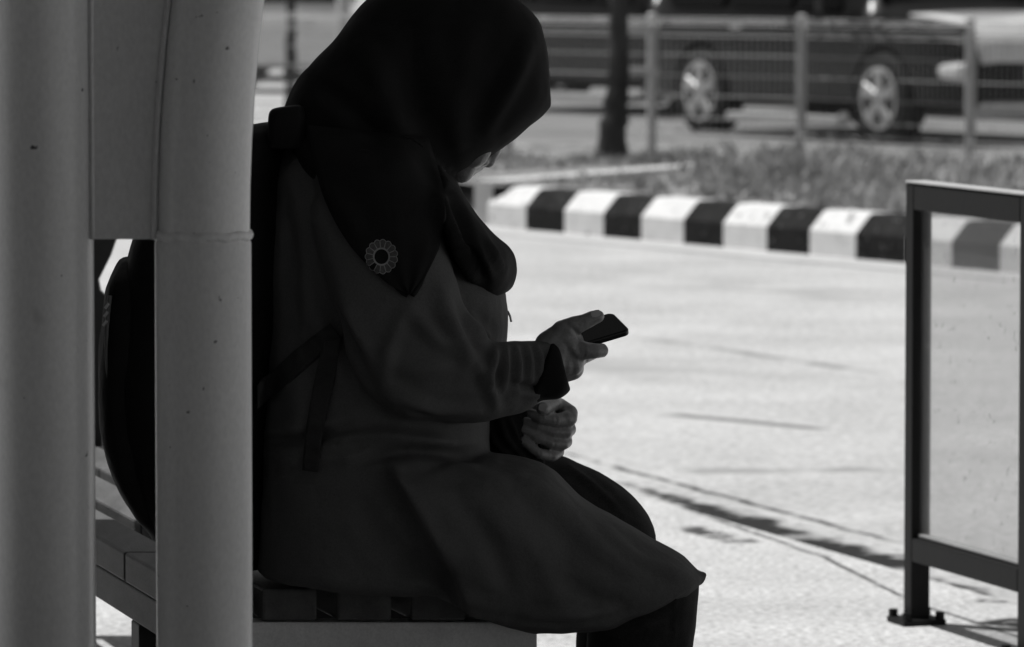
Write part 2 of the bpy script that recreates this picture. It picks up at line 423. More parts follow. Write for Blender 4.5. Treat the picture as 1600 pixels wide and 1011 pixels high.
tb0 = gr(952, 249, -0.02); TY = tb0.y
tree([tb0 - Vector((0,0,.05)), at(957, 215, TY), at(963, 165, TY), at(967, 100, TY), at(969, 20, TY), at(972, -120, TY), at(966, -330, TY)],
     [.122, .094, .080, .066, .060, .055, .045], at(960, -560, TY), 1.6, 2600, 'dark slim tree trunk leaning beside the wire fence on the island')
q0 = Vector((-2.05, 47.5, RZ))
tree([q0, q0 + Vector((0,0,.6)), q0 + Vector((.02,0,1.3)), q0 + Vector((0,0,2.4))], [.06,.05,.045,.04], q0 + Vector((0,0,3.4)), 1.1, 1200,
     'thin far sapling seen blurred between the curved shelter tube and the scarf')

# ------------------------------------------------------------------ fence
FZ = -0.05
posts = [gr(1018, 239, FZ), gr(1252, 247, FZ), gr(1515, 261, FZ)]
st = (posts[2] - posts[0]) / 2
posts = [posts[0] - st*k for k in (5, 4, 3, 2, 1)] + posts + [posts[2] + st*k for k in (1, 2)]
fr = empty('wire_fence', posts[0], 0, 'low roll-top welded wire fence on round galvanised posts behind the grass', 'fence')
F0 = Vector(posts[0])
FH = 0.93
for i, p in enumerate(posts):
    pb = MB(); q = p - F0
    pb.tube([q + Vector((0,0,-.1)), q + Vector((0,0,FH+.02)), q + Vector((0,0,FH+.035))], [.034,.034,.02], 12)
    po = auto_smooth(pb.build('fence_post', M['galv'], fr))
    if i == 5:
        for z_ in (FH-.075, FH-.365):
            cb = MB(); cb.box(q + Vector((-.055, -.03, z_)), (.21, .03, .05)); cb.build('clamp_bar', M['galv'], po, bevel=.006)
for i in range(len(posts)-1):
    a, c = posts[i]-F0, posts[i+1]-F0; d = c - a; L = d.length; u = d.normalized(); fn = Vector((u.y, -u.x, 0))
    if fn.y > 0: fn = -fn
    pb = MB(); prof = [(0,.10),(.06,.16),(0,.17),(0,FH-.12),(.075,FH-.04),(0,FH)]
    nw = int(L / .05)
    for k in range(1, nw):
        o_ = a + u * (L*k/nw)
        pb.tube([o_ + fn*x_ + Vector((0,0,z_)) for x_, z_ in prof], .0026, 4, False)
    for x_, z_ in [(0,.10),(.06,.16),(0,.25),(0,.40),(0,.54),(0,.68),(0,FH-.12),(.03,FH-.088),(.075,FH-.04),(.035,FH-.02),(0,FH)]:
        pb.tube([a + fn*x_ + Vector((0,0,z_)), c + fn*x_ + Vector((0,0,z_))], .0045, 4, False)
    pb.build('mesh_panel', M['wire'], fr)
# tall pale pole seen between shelter and scarf
pp = Vector((-1.42, 43, RZ))
t = empty('street_pole', pp, 0, 'pale upright street pole, blurred, far behind the back of the scarf', 'pole')
b = MB(); b.tube([(0,0,0),(0,0,3.6),(0,0,3.65)], [.055,.045,.02], 12); auto_smooth(b.build('pole_shaft', M['galv'], t))
b = MB(); b.box((0,0,.012),(.24,.24,.024)); b.build('base_plate', M['galv'], t)

# ------------------------------------------------------------------ cars
def make_car(name, paint, label, group, suv=True):
    t = empty(name, (0,0,0), 0, label, 'car', group)
    L0, L1 = -2.2, 2.2
    # side stations: x, half width, z bottom, z belt, roof z (or belt), roof half width
    st_ = [(-2.22,.70,.42,.86,.90,.60),(-2.12,.84,.30,.96,1.22,.62),(-1.95,.88,.27,.98,1.56,.64),(-1.5,.90,.26,.99,1.66,.66),
           (-.6,.90,.25,.98,1.69,.67),(.1,.90,.25,.96,1.66,.66),(.45,.90,.25,.95,1.52,.66),(.85,.89,.25,.95,1.20,.70),
           (1.05,.89,.25,.95,1.02,.74),(1.3,.885,.25,.92,.99,.72),(1.8,.87,.26,.86,.94,.66),(2.1,.81,.28,.76,.86,.58),(2.24,.70,.34,.66,.72,.5)]
    if not suv:
        st_ = [(x, w_, zb, zt - .08, rz - (.22 if rz > 1.1 else .1), rw) for x, w_, zb, zt, rz, rw in st_]
    rings = []
    for s in cr(st_, 3):
        x, w_, zb, zt, rz, rw = s
        half = [(w_*.86, zb), (w_*.97, zb+.06), (w_, (zb+zt)*.5), (w_*.985, zt-.06), (w_*.955, zt), (rw+.03, max(rz-.06, zt+.004)), (rw*.8, max(rz, zt+.012)), (rw*.3, max(rz, zt+.012)+.012)]
        rings.append([Vector((x, y, z)) for y, z in half] + [Vector((x, -y, z)) for y, z in half[::-1]])
    bb = MB(); bb.loft(rings); body = bb.build('body', paint, t)
    cut = MB()
    for wx in (-1.25, 1.25):
        cut.tube([(wx,-1.2,.34),(wx,-.58,.34)], .40, 28); cut.tube([(wx,1.2,.34),(wx,.58,.34)], .40, 28)
    co = cut.build('cutter', None)
    bo = body.modifiers.new('b', 'BOOLEAN'); bo.operation = 'DIFFERENCE'; bo.object = co; bo.solver = 'EXACT'
    applied(body); bpy.data.objects.remove(co)
    auto_smooth(body, 32)
    zs = 0 if suv else -.08; rs = 0 if suv else -.2
    for sy in (-1, 1):
        for xa, xb in ((-1.75,-.95),(-.87,.02),(.08,.66)):
            gb = MB(); zt = 1.02+zs; zu = 1.50+rs
            top_b = min(xb, .66 - (.30 if xb > .3 else 0)); y0, y1 = .885, .735
            vs_ = [(xa, sy*(y0), zt), (xb, sy*(y0), zt), (top_b, sy*(y1-.02), zu), (xa+.05, sy*(y1-.02), zu)]
            gb.add(vs_ + [(x, y - sy*.05, z) for x, y, z in vs_], [(0,1,2,3),(4,5,6,7),(0,1,5,4),(1,2,6,5),(2,3,7,6),(3,0,4,7)])
            gb.build('side_window', M['carglass'], t)
        for hx in (-.72, .22):
            hb = MB(); hb.box((hx, sy*.905, .855+zs), (.16, .03, .025)); hb.build('door_handle', M['chrome'] if suv else paint, t, bevel=.008)
        hb = MB(); hb.box((0, sy*.90, .16), (1.56, .13, .07)); hb.build('running_board', M['silver'] if suv else M['plastic'], t, bevel=.015)
        hb = MB(); hb.box((.72, sy*1.0, 1.05+zs), (.12, .2, .14)); hb.build('wing_mirror', paint, t, bevel=.03)
        hb = MB(); hb.box((2.03, sy*.67, .56+zs), (.34, .36, .13)); hb.build('headlight', M['lamp'], t, bevel=.04)
        hb = MB(); hb.box((-2.14, sy*.72, .80+zs), (.12, .18, .22)); hb.build('tail_light', M['plastic'], t, bevel=.03)
    gb = MB(); y = .6; gb.add([(.95,-y-.08,1.05+zs),(.95,y+.08,1.05+zs),(.47,y,1.50+rs),(.47,-y,1.50+rs)] + [(.9,-y-.08,1.05+zs),(.9,y+.08,1.05+zs),(.42,y,1.47+rs),(.42,-y,1.47+rs)],
           [(0,1,2,3),(4,5,6,7),(0,1,5,4),(1,2,6,5),(2,3,7,6),(3,0,4,7)])
    for v in range(4): gb.v[v] = (gb.v[v][0]+.03, gb.v[v][1], gb.v[v][2]+.03)
    gb.build('windscreen', M['carglass'], t)
    hb = MB(); gx = [1.45+.083*i for i in range(11)]; gv = []
    prof_t = cr([(.85,1.20),(1.05,1.02),(1.3,.99),(1.8,.95),(2.1,.90),(2.2,.80),(2.262,.66),(2.29,.6)], 6)
    zx = lambda x: float(np.interp(x, [q_[0] for q_ in prof_t], [q_[1] for q_ in prof_t])) + zs
    for x in gx:
        for j in range(9):
            yy = (-1 + j/4)*(.76 - .12*max(0, x-1.6)); gv.append((x, yy, zx(x) + .026 - .02*(abs(j-4)/4)**2 + (0 if suv else -.02)))
    hb.add(gv, [(i*9+j, (i+1)*9+j, (i+1)*9+j+1, i*9+j+1) for i in range(10) for j in range(8)])
    bo_ = hb.build('bonnet', M['bonnet'] if suv else paint, t, True); tag(bo_, 'bonnet with its glare painted in as pale colour') if suv else None; md_ = bo_.modifiers.new('s', 'SOLIDIFY'); md_.thickness = .03
    hb = MB(); hb.box((2.17, 0, .54+zs), (.18, .74, .12)); hb.build('grille', M['plastic'], t, bevel=.02)
    hb = MB(); hb.box((2.272, -.05, .55), (.02, .46, .12)); hb.build('number_plate', M['plate'], t)
    hb = MB(); hb.box((2.15, 0, .27), (.22, 1.3, .14)); hb.build('skid_plate', M['silver'], t, bevel=.03)
    for wx in (-1.25, 1.25):
        for sy in (-1, 1):
            wb = MB(); prof = [(.225,.0),(.30,-.012),(.335,.0),(.345,.03),(.345,.18),(.335,.21),(.30,.22)]
            n = 32
            wb.loft([[Vector((wx + math.cos(6.2832*k/n)*r, sy*(.90 - d), .345 + math.sin(6.2832*k/n)*r)) for k in range(n)] for r, d in prof])
            wh = auto_smooth(wb.build('wheel', M['tyre'], t), 50)
            rb = MB(); rb.loft([[Vector((wx + math.cos(6.2832*k/n)*r, sy*(.90 - d), .345 + math.sin(6.2832*k/n)*r)) for k in range(n)] for r, d in ((.238,-.004),(.238,-.010),(.214,-.010),(.205,.03))], False)
            for k in range(5):
                a = 1.5708 + k*1.2566
                for s_ in (-.16, .16):
                    aa = a + s_*.9
                    rb.tube([(wx + math.cos(a)*.04, sy*.898, .345 + math.sin(a)*.04), (wx + math.cos(aa)*.214, sy*.905, .345 + math.sin(aa)*.214)], [.034,.028], 8)
            rb.tube([(wx, sy*.88, .345), (wx, sy*.912, .345)], .07, 16)
            auto_smooth(rb.build('rim', M['alloy'], wh), 40)
            rb = MB(); rb.tube([(wx, sy*.80, .345), (wx, sy*.865, .345)], .245, 24); rb.build('brake_drum', M['rimdark'], wh)
    return t
def copy_tree(o, parent=None):
    c = o.copy(); C.objects.link(c)
    if parent is not None: c.parent = parent
    for ch in list(o.children): copy_tree(ch, c)
    return c
CA = R(90 - 30.5)     # car axis: nearer towards the right
hd = Vector((math.cos(CA), -math.sin(CA), 0))
mid = Vector((2.57, 39.9, RZ)) + Vector((.84, .545, 0)) * 0.4
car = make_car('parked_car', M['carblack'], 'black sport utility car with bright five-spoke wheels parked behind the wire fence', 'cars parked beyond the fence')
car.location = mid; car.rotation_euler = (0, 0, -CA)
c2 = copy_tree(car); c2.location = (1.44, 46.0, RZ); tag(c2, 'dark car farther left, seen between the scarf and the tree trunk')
c3 = make_car('parked_car', M['carwhite'], 'pale blurred car far off between the shelter tube and the back of the scarf', 'cars parked beyond the fence', False)
c3.location = (-2.0, 53.5, RZ); c3.rotation_euler = (0, 0, R(-20))
c4 = copy_tree(c3); c4.location = (4.1, 46.0, RZ); c4.rotation_euler = (0,0,-CA); tag(c4, 'white car parked in the row behind the black five-spoke car')
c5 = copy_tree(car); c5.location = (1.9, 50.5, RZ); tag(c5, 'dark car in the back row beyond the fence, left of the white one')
# hedge far behind
b = MB(); hl = MB()
hq = empty('hedge', (0, 85, RZ), 0, 'long dark hedge closing the view far behind the parked cars', 'hedge')
b.box((-13, .6, 1.4), (34, .9, 2.6)); b.build('hedge_core', M['hedge'], hq)
for k in range(6500):
    c0 = Vector((random.uniform(-30,4), random.gauss(0,.25), random.uniform(0,3)))
    a = Vector((random.gauss(0,1),random.gauss(0,1),random.gauss(0,1))).normalized(); u = a.orthogonal().normalized(); s_ = random.uniform(.08,.2)
    hl.add([c0-a*s_, c0-u*s_*.5, c0+a*s_, c0+u*s_*.5], [(0,1,2,3)])
hl.build('leaves', M['hedge'], hq)

# ------------------------------------------------------------------ sign / panel frame at right
sb = gr(1432, 974); sg = empty('barrier_panel', sb, 0, 'dark metal framed clear panel on bolted posts at the pavement edge', 'barrier')
pu = Vector((math.sin(R(18)), -math.cos(R(18)), 0)); pnv = Vector((pu.y, -pu.x, 0))   # along panel (nearer), normal
AX = (pu, Vector((-pu.y, pu.x, 0)), (0,0,1))
T = 0.040; Wd = 0.555
zt, zb_ = 0.865, 0.125
def sbar(name, u0, u1, z0, z1, m=M['sign'], th=T, off=0.0, par=sg, bev=.003):
    q = MB(); q.box(pu*((u0+u1)/2) + Vector(AX[1])*off + Vector((0,0,(z0+z1)/2)), (u1-u0, th, z1-z0), AX); return q.build(name, m, par, bevel=bev)
for u0 in (0, Wd):
    po = sbar('post', u0 - T/2, u0 + T/2, 0.008, zt)
    bp = MB(); bp.box(pu*u0 + Vector((0,0,.006)), (.09, .09, .012), AX); bp.build('base_plate', M['sign'], po, bevel=.002)
    for i in (-1, 1):
        for j in (-1, 1):
            c0 = pu*(u0 + i*.035) + Vector(AX[1])*(j*.035); bl = MB(); bl.tube([c0 + Vector((0,0,.010)), c0 + Vector((0,0,.026))], .009, 6); bl.build('bolt', M['sign'], po)
sbar('top_rail', -T/2, Wd + T/2, zt + .001, zt + .006, M['galv'], T + .004)
sbar('top_bar', T/2, Wd - T/2, zt - .05, zt - .001)
sbar('bottom_bar', T/2, Wd - T/2, zb_, zb_ + .046, bev=.003)
sbar('pane', T/2, Wd - T/2, zb_ + .046, zt - .05, M['glass'], .006, bev=0)
sbar('gasket', T/2, Wd - T/2, zb_ + .047, zb_ + .055, M['gasket'], .016)
sbar('gasket', Wd - T/2 - .012, Wd - T/2 - .001, zb_ + .056, zt - .051, M['gasket'], .018)

# ------------------------------------------------------------------ bench
B0 = at(294, 920, 7.08); BZ = B0.z; B0.z = 0
ba = Vector((-math.sin(R(15.5)), math.cos(R(15.5)), 0)); bx = Vector((1, 0, 0))
bench = empty('bench', B0, 0, 'slatted timber bench on a pale metal frame under the woman', 'bench')
SW, GP = .0757, .028
def prism(mb, a0, a1, x0, x1, z0, z1):
    vs_ = [ba*a + bx*x + Vector((0,0,z)) for z in (z0, z1) for a, x in ((a0,x0),(a0,x1),(a1,x1),(a1,x0))]
    mb.add(vs_, [(0,3,2,1),(4,5,6,7),(0,1,5,4),(1,2,6,5),(2,3,7,6),(3,0,4,7)])
jo = [.46, .86, .5, .9, .46]
for i in range(5):
    x0 = i*(SW+GP); a = 0.0
    for a1 in (jo[i], jo[i]+1.25, 2.9):
        if a1 - a < .1: continue
        q = MB(); prism(q, a, a1 - .007, x0, x0+SW, BZ-.045, BZ); q.build('slat', M['slat'], bench, bevel=.004); a = a1
TW = 5*SW + 4*GP
q = MB(); prism(q, .002, .05, -.0, TW-.004, BZ-.125, BZ-.047); q.build('end_rail', M['frame'], bench, bevel=.003)
q = MB(); prism(q, 2.84, 2.888, 0, TW-.004, BZ-.125, BZ-.047); q.build('end_rail', M['frame'], bench, bevel=.003)
for x0 in (.004, TW-.054):
    q = MB(); prism(q, .052, 2.838, x0, x0+.05, BZ-.097, BZ-.047); q.build('side_rail', M['slat'], bench, bevel=.003)
for a0 in (.30, 1.5):
    q = MB(); prism(q, a0, a0+.04, .056, TW-.056, BZ-.125, BZ-.047); q.build('cross_rail', M['legm'], bench)
for a0 in (.38, 2.4):
    for x0 in (.006, TW-.062):
        q = MB(); prism(q, a0, a0+.06, x0, x0+.055, 0, BZ-.098); q.build('leg', M['legm'], bench, bevel=.003)

# ------------------------------------------------------------------ bus shelter
PD = 6.0
sh0 = at(72, 900, PD); sh0.z = 0
sh = empty('bus_shelter', sh0, 0, 'pale painted steel bus shelter with round post, curved tube and gusset plate', 'bus shelter')
S0 = Vector(sh0)
def A(px, py, Y=PD): return at(px, py, Y) - S0
k_ = FPX / PD
rp = 79 / k_
q = MB(); q.tube([Vector((0,0,0)) + A(71,900)*Vector((1,1,0)).length*0 + Vector((A(71,900).x, 0, 0)), Vector((A(71,900).x,0,1.2)), Vector((A(71,900).x,0,2.95))], rp, 64); auto_smooth(q.build('post', M['pole'], sh), 50)
# lower straight part of the second tube
x2 = A(318.5, 700).x; r2 = 75.5 / k_
zc = at(0, 371, PD).z
q = MB(); q.tube([(x2,0,0),(x2,0,zc-.006),(x2,0,zc)], [r2, r2, r2-.003], 64); lowt = auto_smooth(q.build('lower_tube', M['pole'], sh), 50)
q = MB(); n = 64; pr = []
for r_, z_ in ((r2-.003,zc-.004),(r2+.0015,zc-.001),(r2+.0028,zc+.003),(r2+.0012,zc+.007),(r2-.004,zc+.010)):
    pr.append([Vector((x2 + math.cos(6.2832*k/n)*(r_), math.sin(6.2832*k/n)*r_, z_ + .0012*math.sin(k*.9) )) for k in range(n)])
q.loft(pr); auto_smooth(q.build('weld_collar', M['weld'], sh), 60)
# curved upper tube : arc towards the road
RC = 2.15; arc = []
for k in range(0, 41):
    th = R(62) * k / 40
    arc.append((x2 + RC*(1 - math.cos(th)) , 0, zc + .004 + RC*math.sin(th)))
rr = 73.5 / k_
q = MB(); q.tube(arc, rr, 64); auto_smooth(q.build('curved_tube', M['pole'], sh), 50)
# gusset plate between post and curved tube
q = MB(); th_ = .02; zb = zc - .001; zs_ = [zb + .02*k for k in range(0, 80)]
fr_, bk_ = [], []
for z_ in zs_:
    s_ = min(max((z_ - zc) / RC, 0), 1); xc = x2 + RC*(1 - math.sqrt(1 - s_*s_)) if s_ < 1 else x2
    xr = xc - rr*math.sqrt(1 + 0)*1.0 + .012; xl = A(71,900).x + rp - .012
    fr_.append((xl, xr, z_))
for i in range(len(fr_)-1):
    (l0, r0_, z0), (l1, r1_, z1) = fr_[i], fr_[i+1]
    f_ = [(l0,-th_,z0),(r0_,-th_,z0),(r1_,-th_,z1),(l1,-th_,z1)]; k2 = [(x,-y,z) for x,y,z in f_]
    fs_ = [(0,1,2,3),(4,7,6,5),(0,4,5,1) if i == 0 else (0,1,2,3)]
    q.add(f_ + k2, [(0,1,2,3),(4,7,6,5)] + ([(0,4,5,1)] if i == 0 else []) + ([(3,2,6,7)] if i == len(fr_)-2 else []))
q.build('gusset_plate', M['pole'], sh)
q = MB()
q.tube([(f[0]+.0125, -th_-.001, f[2]) for f in fr_], .0022, 8); q.tube([(f[1]-.0125, -th_-.001, f[2]) for f in fr_], .0035, 8)
q.build('weld_bead', M['pole'], sh, smooth=True)
# roof sheet over the bench (bent along the ribs), seen only by its shade
q = MB(); prof = [(-3.4, 2.6), (-1.9, 2.86), (-1.0, 2.98), (-.3, 3.02), (.5, 3.02), (1.3, 2.99), (2.0, 2.86)]
ysn, ysf = -1.6, 2.35
top_ = [[Vector((x, y, z + dz)) for x, z in prof] for y, dz in ((ysn, .06), (ysf, .06))]
bot_ = [[Vector((x, y, z)) for x, z in prof] for y in (ysn, ysf)]
nP = len(prof)
vs_ = top_[0] + top_[1] + bot_[0] + bot_[1]; fs_ = []
for i in range(nP-1):
    fs_ += [(i, i+1, nP+i+1, nP+i), (2*nP+i, 3*nP+i, 3*nP+i+1, 2*nP+i+1), (i, 2*nP+i, 2*nP+i+1, i+1), (nP+i, nP+i+1, 3*nP+i+1, 3*nP+i)]
fs_ += [(0, nP, 3*nP, 2*nP), (nP-1, 3*nP-1, 4*nP-1, 2*nP-1)]
q.add(vs_, fs_); q.build('roof', M['roof'], sh)
q = MB(); q.box((-1.1, -15.8, 3.12), (12.4, 28.4, .1)); q.build('shade_canopy', M['roof'], sh)  # unseen canopy added behind the camera to shade figure and posts
for x_, y_ in ((-6, -10), (4.4, -10), (-6, -24), (4.4, -24)):
    q = MB(); q.tube([(x_, y_, 0), (x_, y_, 3.06)], .06, 16); q.build('post', M['pole'], sh, True)  # props for the added overhead slab, out of view as well
q = MB(); q.box((-7.2, -14.5, 1.53), (.08, 25.6, 3.05)); q.build('shade_back_panel', M['legm'], sh)  # unseen wall added to cut the light from the left
q = MB(); q.box((-1.1, -29.9, 1.53), (12.2, .08, 3.05)); q.build('shade_end_panel', M['legm'], sh)  # unseen wall added to cut the light from behind the camera
q = MB(); q.box((-1.15, 2.1, 1.25), (.04, 3.2, 2.3), ((.964,.267,0),(-.267,.964,0),(0,0,1))); q.build('shade_back_panel', M['legm'], sh)  # added left of the bench to hold off light from that side

q = MB(); DP = 9.2
pl_ = [(30,345),(191,345),(172,400),(153,438),(156,455),(168,466),(168,540),(163,640),(158,698),(30,698)]
f_ = [A(x, y, DP) for x, y in pl_]; k2 = [p + Vector((0,.03,0)) for p in f_]; n = len(pl_)
q.add(f_ + k2, [tuple(range(n-1,-1,-1)), tuple(range(n, 2*n))] + [(i, (i+1)%n, n+(i+1)%n, n+i) for i in range(n)]); q.build('side_panel', M['legm'], sh)
# ------------------------------------------------------------------ the woman
YW = 7.2
person = empty('person', (at(700, 900, YW).x, YW, 0), 0, 'seated person in black headscarf and long dark tunic bowed over a phone', 'person')
P0 = Vector(person.location)
def pw(px, py, dy=0.0): return at(px, py, YW + dy)
def lr_loft(mb, stations, k=4, n=40, ex=2.3):
    """stations: (xl,yl,xr,yr,dY,rb) picture-plane edge pair, depth offset and half depth in metres"""
    rings = []
    for s in cr(stations, k):
        xl, yl, xr, yr, dy, rb = s
        l = pw(xl, yl, dy); r = pw(xr, yr, dy); c = (l + r)/2; h = (r - l)/2; ring = []
        for i in range(n):
            a = 2*math.pi*i/n; ca, sa = math.cos(a), math.sin(a)
            ca = math.copysign(abs(ca)**(2/ex), ca); sa = math.copysign(abs(sa)**(2/ex), sa)
            p_ = c + h*ca; p_.y += rb*sa; ring.append(p_)
        rings.append(ring)
    mb.loft(rings)
def caps(mb, chain, n=14):
    """chain of (px,py,dY,r) joined as tapered limbs with round ends"""
    pts = [(pw(c[0], c[1], c[2]), c[3]) for c in chain]
    for (p0, r0), (p1, r1) in zip(pts[:-1], pts[1:]):
        d = (p1 - p0); L = d.length; u = d.normalized() if L > 1e-6 else Vector((0,0,1))
        P_, R_ = [], []
        for j in range(5, 0, -1):
            a = math.pi/2*j/5; P_.append(p0 - u*r0*math.sin(a)); R_.append(max(r0*math.cos(a), 1e-4))
        P_ += [p0, p1]; R_ += [r0, r1]
        for j in range(1, 6):
            a = math.pi/2*j/5; P_.append(p1 + u*r1*math.sin(a)); R_.append(max(r1*math.cos(a), 1e-4))
        mb.tube(P_, R_, n)
def fuse(name, mb, voxel, m, parent, smooth=4, fac=0.5):
    o = link(name, mb.mesh(name), m, None)
    r = o.modifiers.new('r', 'REMESH'); r.mode = 'VOXEL'; r.voxel_size = voxel; r.adaptivity = 0
    if smooth:
        s = o.modifiers.new('s', 'SMOOTH'); s.factor = fac; s.iterations = smooth
    applied(o)
    me = o.data
    if not me.materials: me.materials.append(m)
    for p in me.polygons: p.use_smooth = True
    return o
def verts_np(me):
    a = np.empty(len(me.vertices)*3); me.vertices.foreach_get('co', a); return a.reshape(-1, 3)
def norms_np(me):
    a = np.empty(len(me.vertices)*3); me.vertex_normals.foreach_get('vector', a); return a.reshape(-1, 3)
def px_np(co):
    q = co - np.array([0, 0, CZ]); dep = q[:,1]*_cp - q[:,2]*_sp; v = q[:,1]*_sp + q[:,2]*_cp
    return 800 + FPX*q[:,0]/dep, 505.5 - FPX*v/dep
def folds(o, fl, steps=(), nz=0.0, nsc=9.0, k_amp=1.0, nz2=0.0):
    me = o.data; co = verts_np(me); no = norms_np(me); X, Y = px_np(co)
    front = np.clip(-no[:,1]*2.0 + .35, 0, 1)
    disp = np.zeros(len(co)); ydisp = np.zeros(len(co))
    for pts, wd, amp in fl:
        best = np.full(len(co), 1e9); tt = np.zeros(len(co)); tot = 0
        P_ = cr(pts, 5); segs = list(zip(P_[:-1], P_[1:])); n = len(segs)
        sg_ = np.zeros(len(co))
        for i, (a, c) in enumerate(segs):
            dx, dy = c - a; L2 = dx*dx + dy*dy + 1e-9
            t = np.clip(((X-a[0])*dx + (Y-a[1])*dy)/L2, 0, 1)
            ex, ey = X - a[0] - t*dx, Y - a[1] - t*dy
            d = np.hypot(ex, ey); mk = d < best
            best = np.where(mk, d, best); tt = np.where(mk, (i + t)/n, tt); sg_ = np.where(mk, np.sign(ex*dy - ey*dx), sg_)
        env = np.sin(np.pi*np.clip(tt, 0.02, .98))**.6
        x = best/wd
        disp += k_amp*amp*env*(np.exp(-x*x) - .45*np.exp(-((x-1.7)**2)))*front
    for a, c, amp, wd, y0, y1 in steps:      # overlapping panel: everything right of the line stands proud
        dx, dy = c[0]-a[0], c[1]-a[1]; L = math.hypot(dx, dy)
        s_ = ((X-a[0])*dy - (Y-a[1])*dx)/L
        k = 1/(1+np.exp(-np.clip(s_/wd, -30, 30))); fall = np.clip(1 - np.clip(s_, 0, 1e3)/330, 0, 1)
        ydisp -= amp*k*fall*np.clip(front*1.5, 0, 1)*np.clip((Y-y0)/40, 0, 1)*np.clip((y1-Y)/10+1, 0, 1)
    if nz:
        disp += np.array([noise.fractal(Vector(c)*nsc, 1.0, 2.0, 3) for c in co])*nz
    if nz2:      # small irregular wrinkles running down the cloth
        disp += np.array([1 - 2*abs(noise.noise(Vector((c[0]*26 + c[2]*9, c[1]*22, c[2]*15 - c[0]*6)))) for c in co])*nz2 * np.array([max(0, noise.noise(Vector(c)*7) + .35) for c in co])
    co = co + no*disp[:,None]; co[:,1] += ydisp
    me.vertices.foreach_set('co', co.ravel()); me.update()
def settle(o, parent, base):
    """move a mesh made in world space under its thing"""
    o.data.transform(Matrix.Translation(-Vector(base))); o.parent = parent

# --- tunic
tb = MB()
lr_loft(tb, [(470,205,610,205,0,.08),(428,250,690,245,0,.15),(420,335,735,330,0,.19),(418,430,782,430,0,.20),(415,520,793,515,0,.195),
             (412,600,776,600,0,.20),(408,680,764,685,0,.21),(405,760,775,760,0,.225),(402,840,790,850,0,.23),(402,878,770,905,0,.225),(410,890,700,912,0,.19)], ex=2.5)
lr_loft(tb, [(560,700,520,893,-.10,.125),(690,704,640,912,-.105,.125),(800,712,735,950,-.105,.12),(856,730,800,974,-.105,.115),(908,776,862,985,-.105,.11),
             (958,807,945,977,-.105,.105),(1018,843,1000,962,-.105,.095),(1062,868,1054,940,-.105,.08),(1086,889,1082,921,-.105,.06),(1098,897,1095,911,-.105,.03)], ex=2.6)
lr_loft(tb, [(500,262,640,240,-.15,.06),(488,330,682,315,-.175,.07),(500,400,699,388,-.19,.07),(516,480,723,466,-.20,.066),(545,570,748,512,-.205,.064),
             (600,645,770,535,-.20,.062),(690,660,803,533,-.185,.058),(765,656,832,532,-.165,.052),(815,645,856,533,-.15,.046),(840,630,865,535,-.145,.042)])
# far sleeve
lr_loft(tb, [(520,270,650,270,.15,.06),(540,400,690,400,.19,.065),(600,520,740,520,.20,.06),(640,640,740,590,.18,.055),(690,716,720,640,.11,.045),(752,722,762,645,.06,.038)])
lr_loft(tb, [(1070,880,1068,926,-.105,.05),(1090,892,1087,917,-.105,.03),(1102,893,1098,912,-.105,.012),(1106,893,1102,903,-.105,.006)])
tunic = fuse('tunic', tb, .005, M['tunic'], None, 5)
folds(tunic, [
    ([(775,545),(770,575),(755,610)], 7, .006), ([(790,540),(792,575),(785,615)], 5, .0045), ([(806,540),(812,570),(808,615)], 5, .004), ([(822,538),(830,565),(828,600)], 5, .004), ([(838,538),(846,560),(845,590)], 4, .003),
    ([(762,530),(745,515),(728,490)], 9, .007), ([(700,500),(725,535),(735,575)], 12, .006), ([(690,440),(700,490),(720,530)], 12, .004), ([(640,480),(680,525),(735,560)], 12, .0045), ([(600,560),(650,575),(720,565)], 14, .0035), ([(560,600),(620,625),(700,630)], 13, .003),
    ([(520,480),(535,520),(560,560)], 12, -.008), ([(500,420),(520,500),(560,580),(610,650)], 16, -.007),
    ([(415,692),(470,686),(545,668)], 9, -.008), ([(560,720),(640,706),(760,712)], 9, -.009), ([(520,690),(600,680),(700,690)], 10, .006), ([(430,730),(500,715),(580,712)], 12, .005),
    ([(640,900),(700,925),(780,955)], 14, .005), ([(820,745),(900,810),(1000,900)], 18, .004), ([(870,900),(930,935),(990,950)], 18, -.005), ([(760,780),(830,850),(880,930)], 26, .004),
    ([(900,800),(960,850),(1050,890)], 12, -.003), ([(600,900),(660,880),(720,900)], 18, -.004), ([(450,560),(470,640),(460,700)], 20, .004), ([(560,780),(600,840),(680,920)], 18, -.004),
        ([(470,250),(520,300),(560,370)], 14, .004), ([(440,300),(455,420),(450,520)], 16, -.005), ([(620,610),(680,640),(760,640)], 9, .004), ([(640,480),(610,540),(600,600)], 12, .004),
    ([(745,560),(765,600),(775,640)], 9, .005), ([(800,600),(835,607),(838,604)], 6, -.006), ([(660,740),(720,735),(790,750)], 9, .004), ([(1092,908),(1050,933),(1000,955),(950,969),(880,978)], 3.5, .0022), ([(600,903),(680,915),(740,946),(800,966),(870,978)], 4, .002), ([(940,830),(1000,870),(1070,900)], 10, .004), ([(820,960),(880,955),(960,950)], 8, .004), ([(700,760),(760,830),(800,930)], 14, -.003)],
    steps=[((604,722),(738,955),.050,1.6,712,985)], nz=.0030, nsc=13, k_amp=1.7, nz2=.0016)
# --- cuffs
cb = MB(); lr_loft(cb, [(806,648,846,531,-.148,.045),(824,639,858,531,-.147,.047),(846,626,866,533,-.146,.048),(874,623,870,535,-.146,.047),(891,610,873,540,-.145,.043),(889,604,876,548,-.145,.034)], ex=2.2)
cuffr = fuse('cuff', cb, .004, M['cuff'], None, 3)
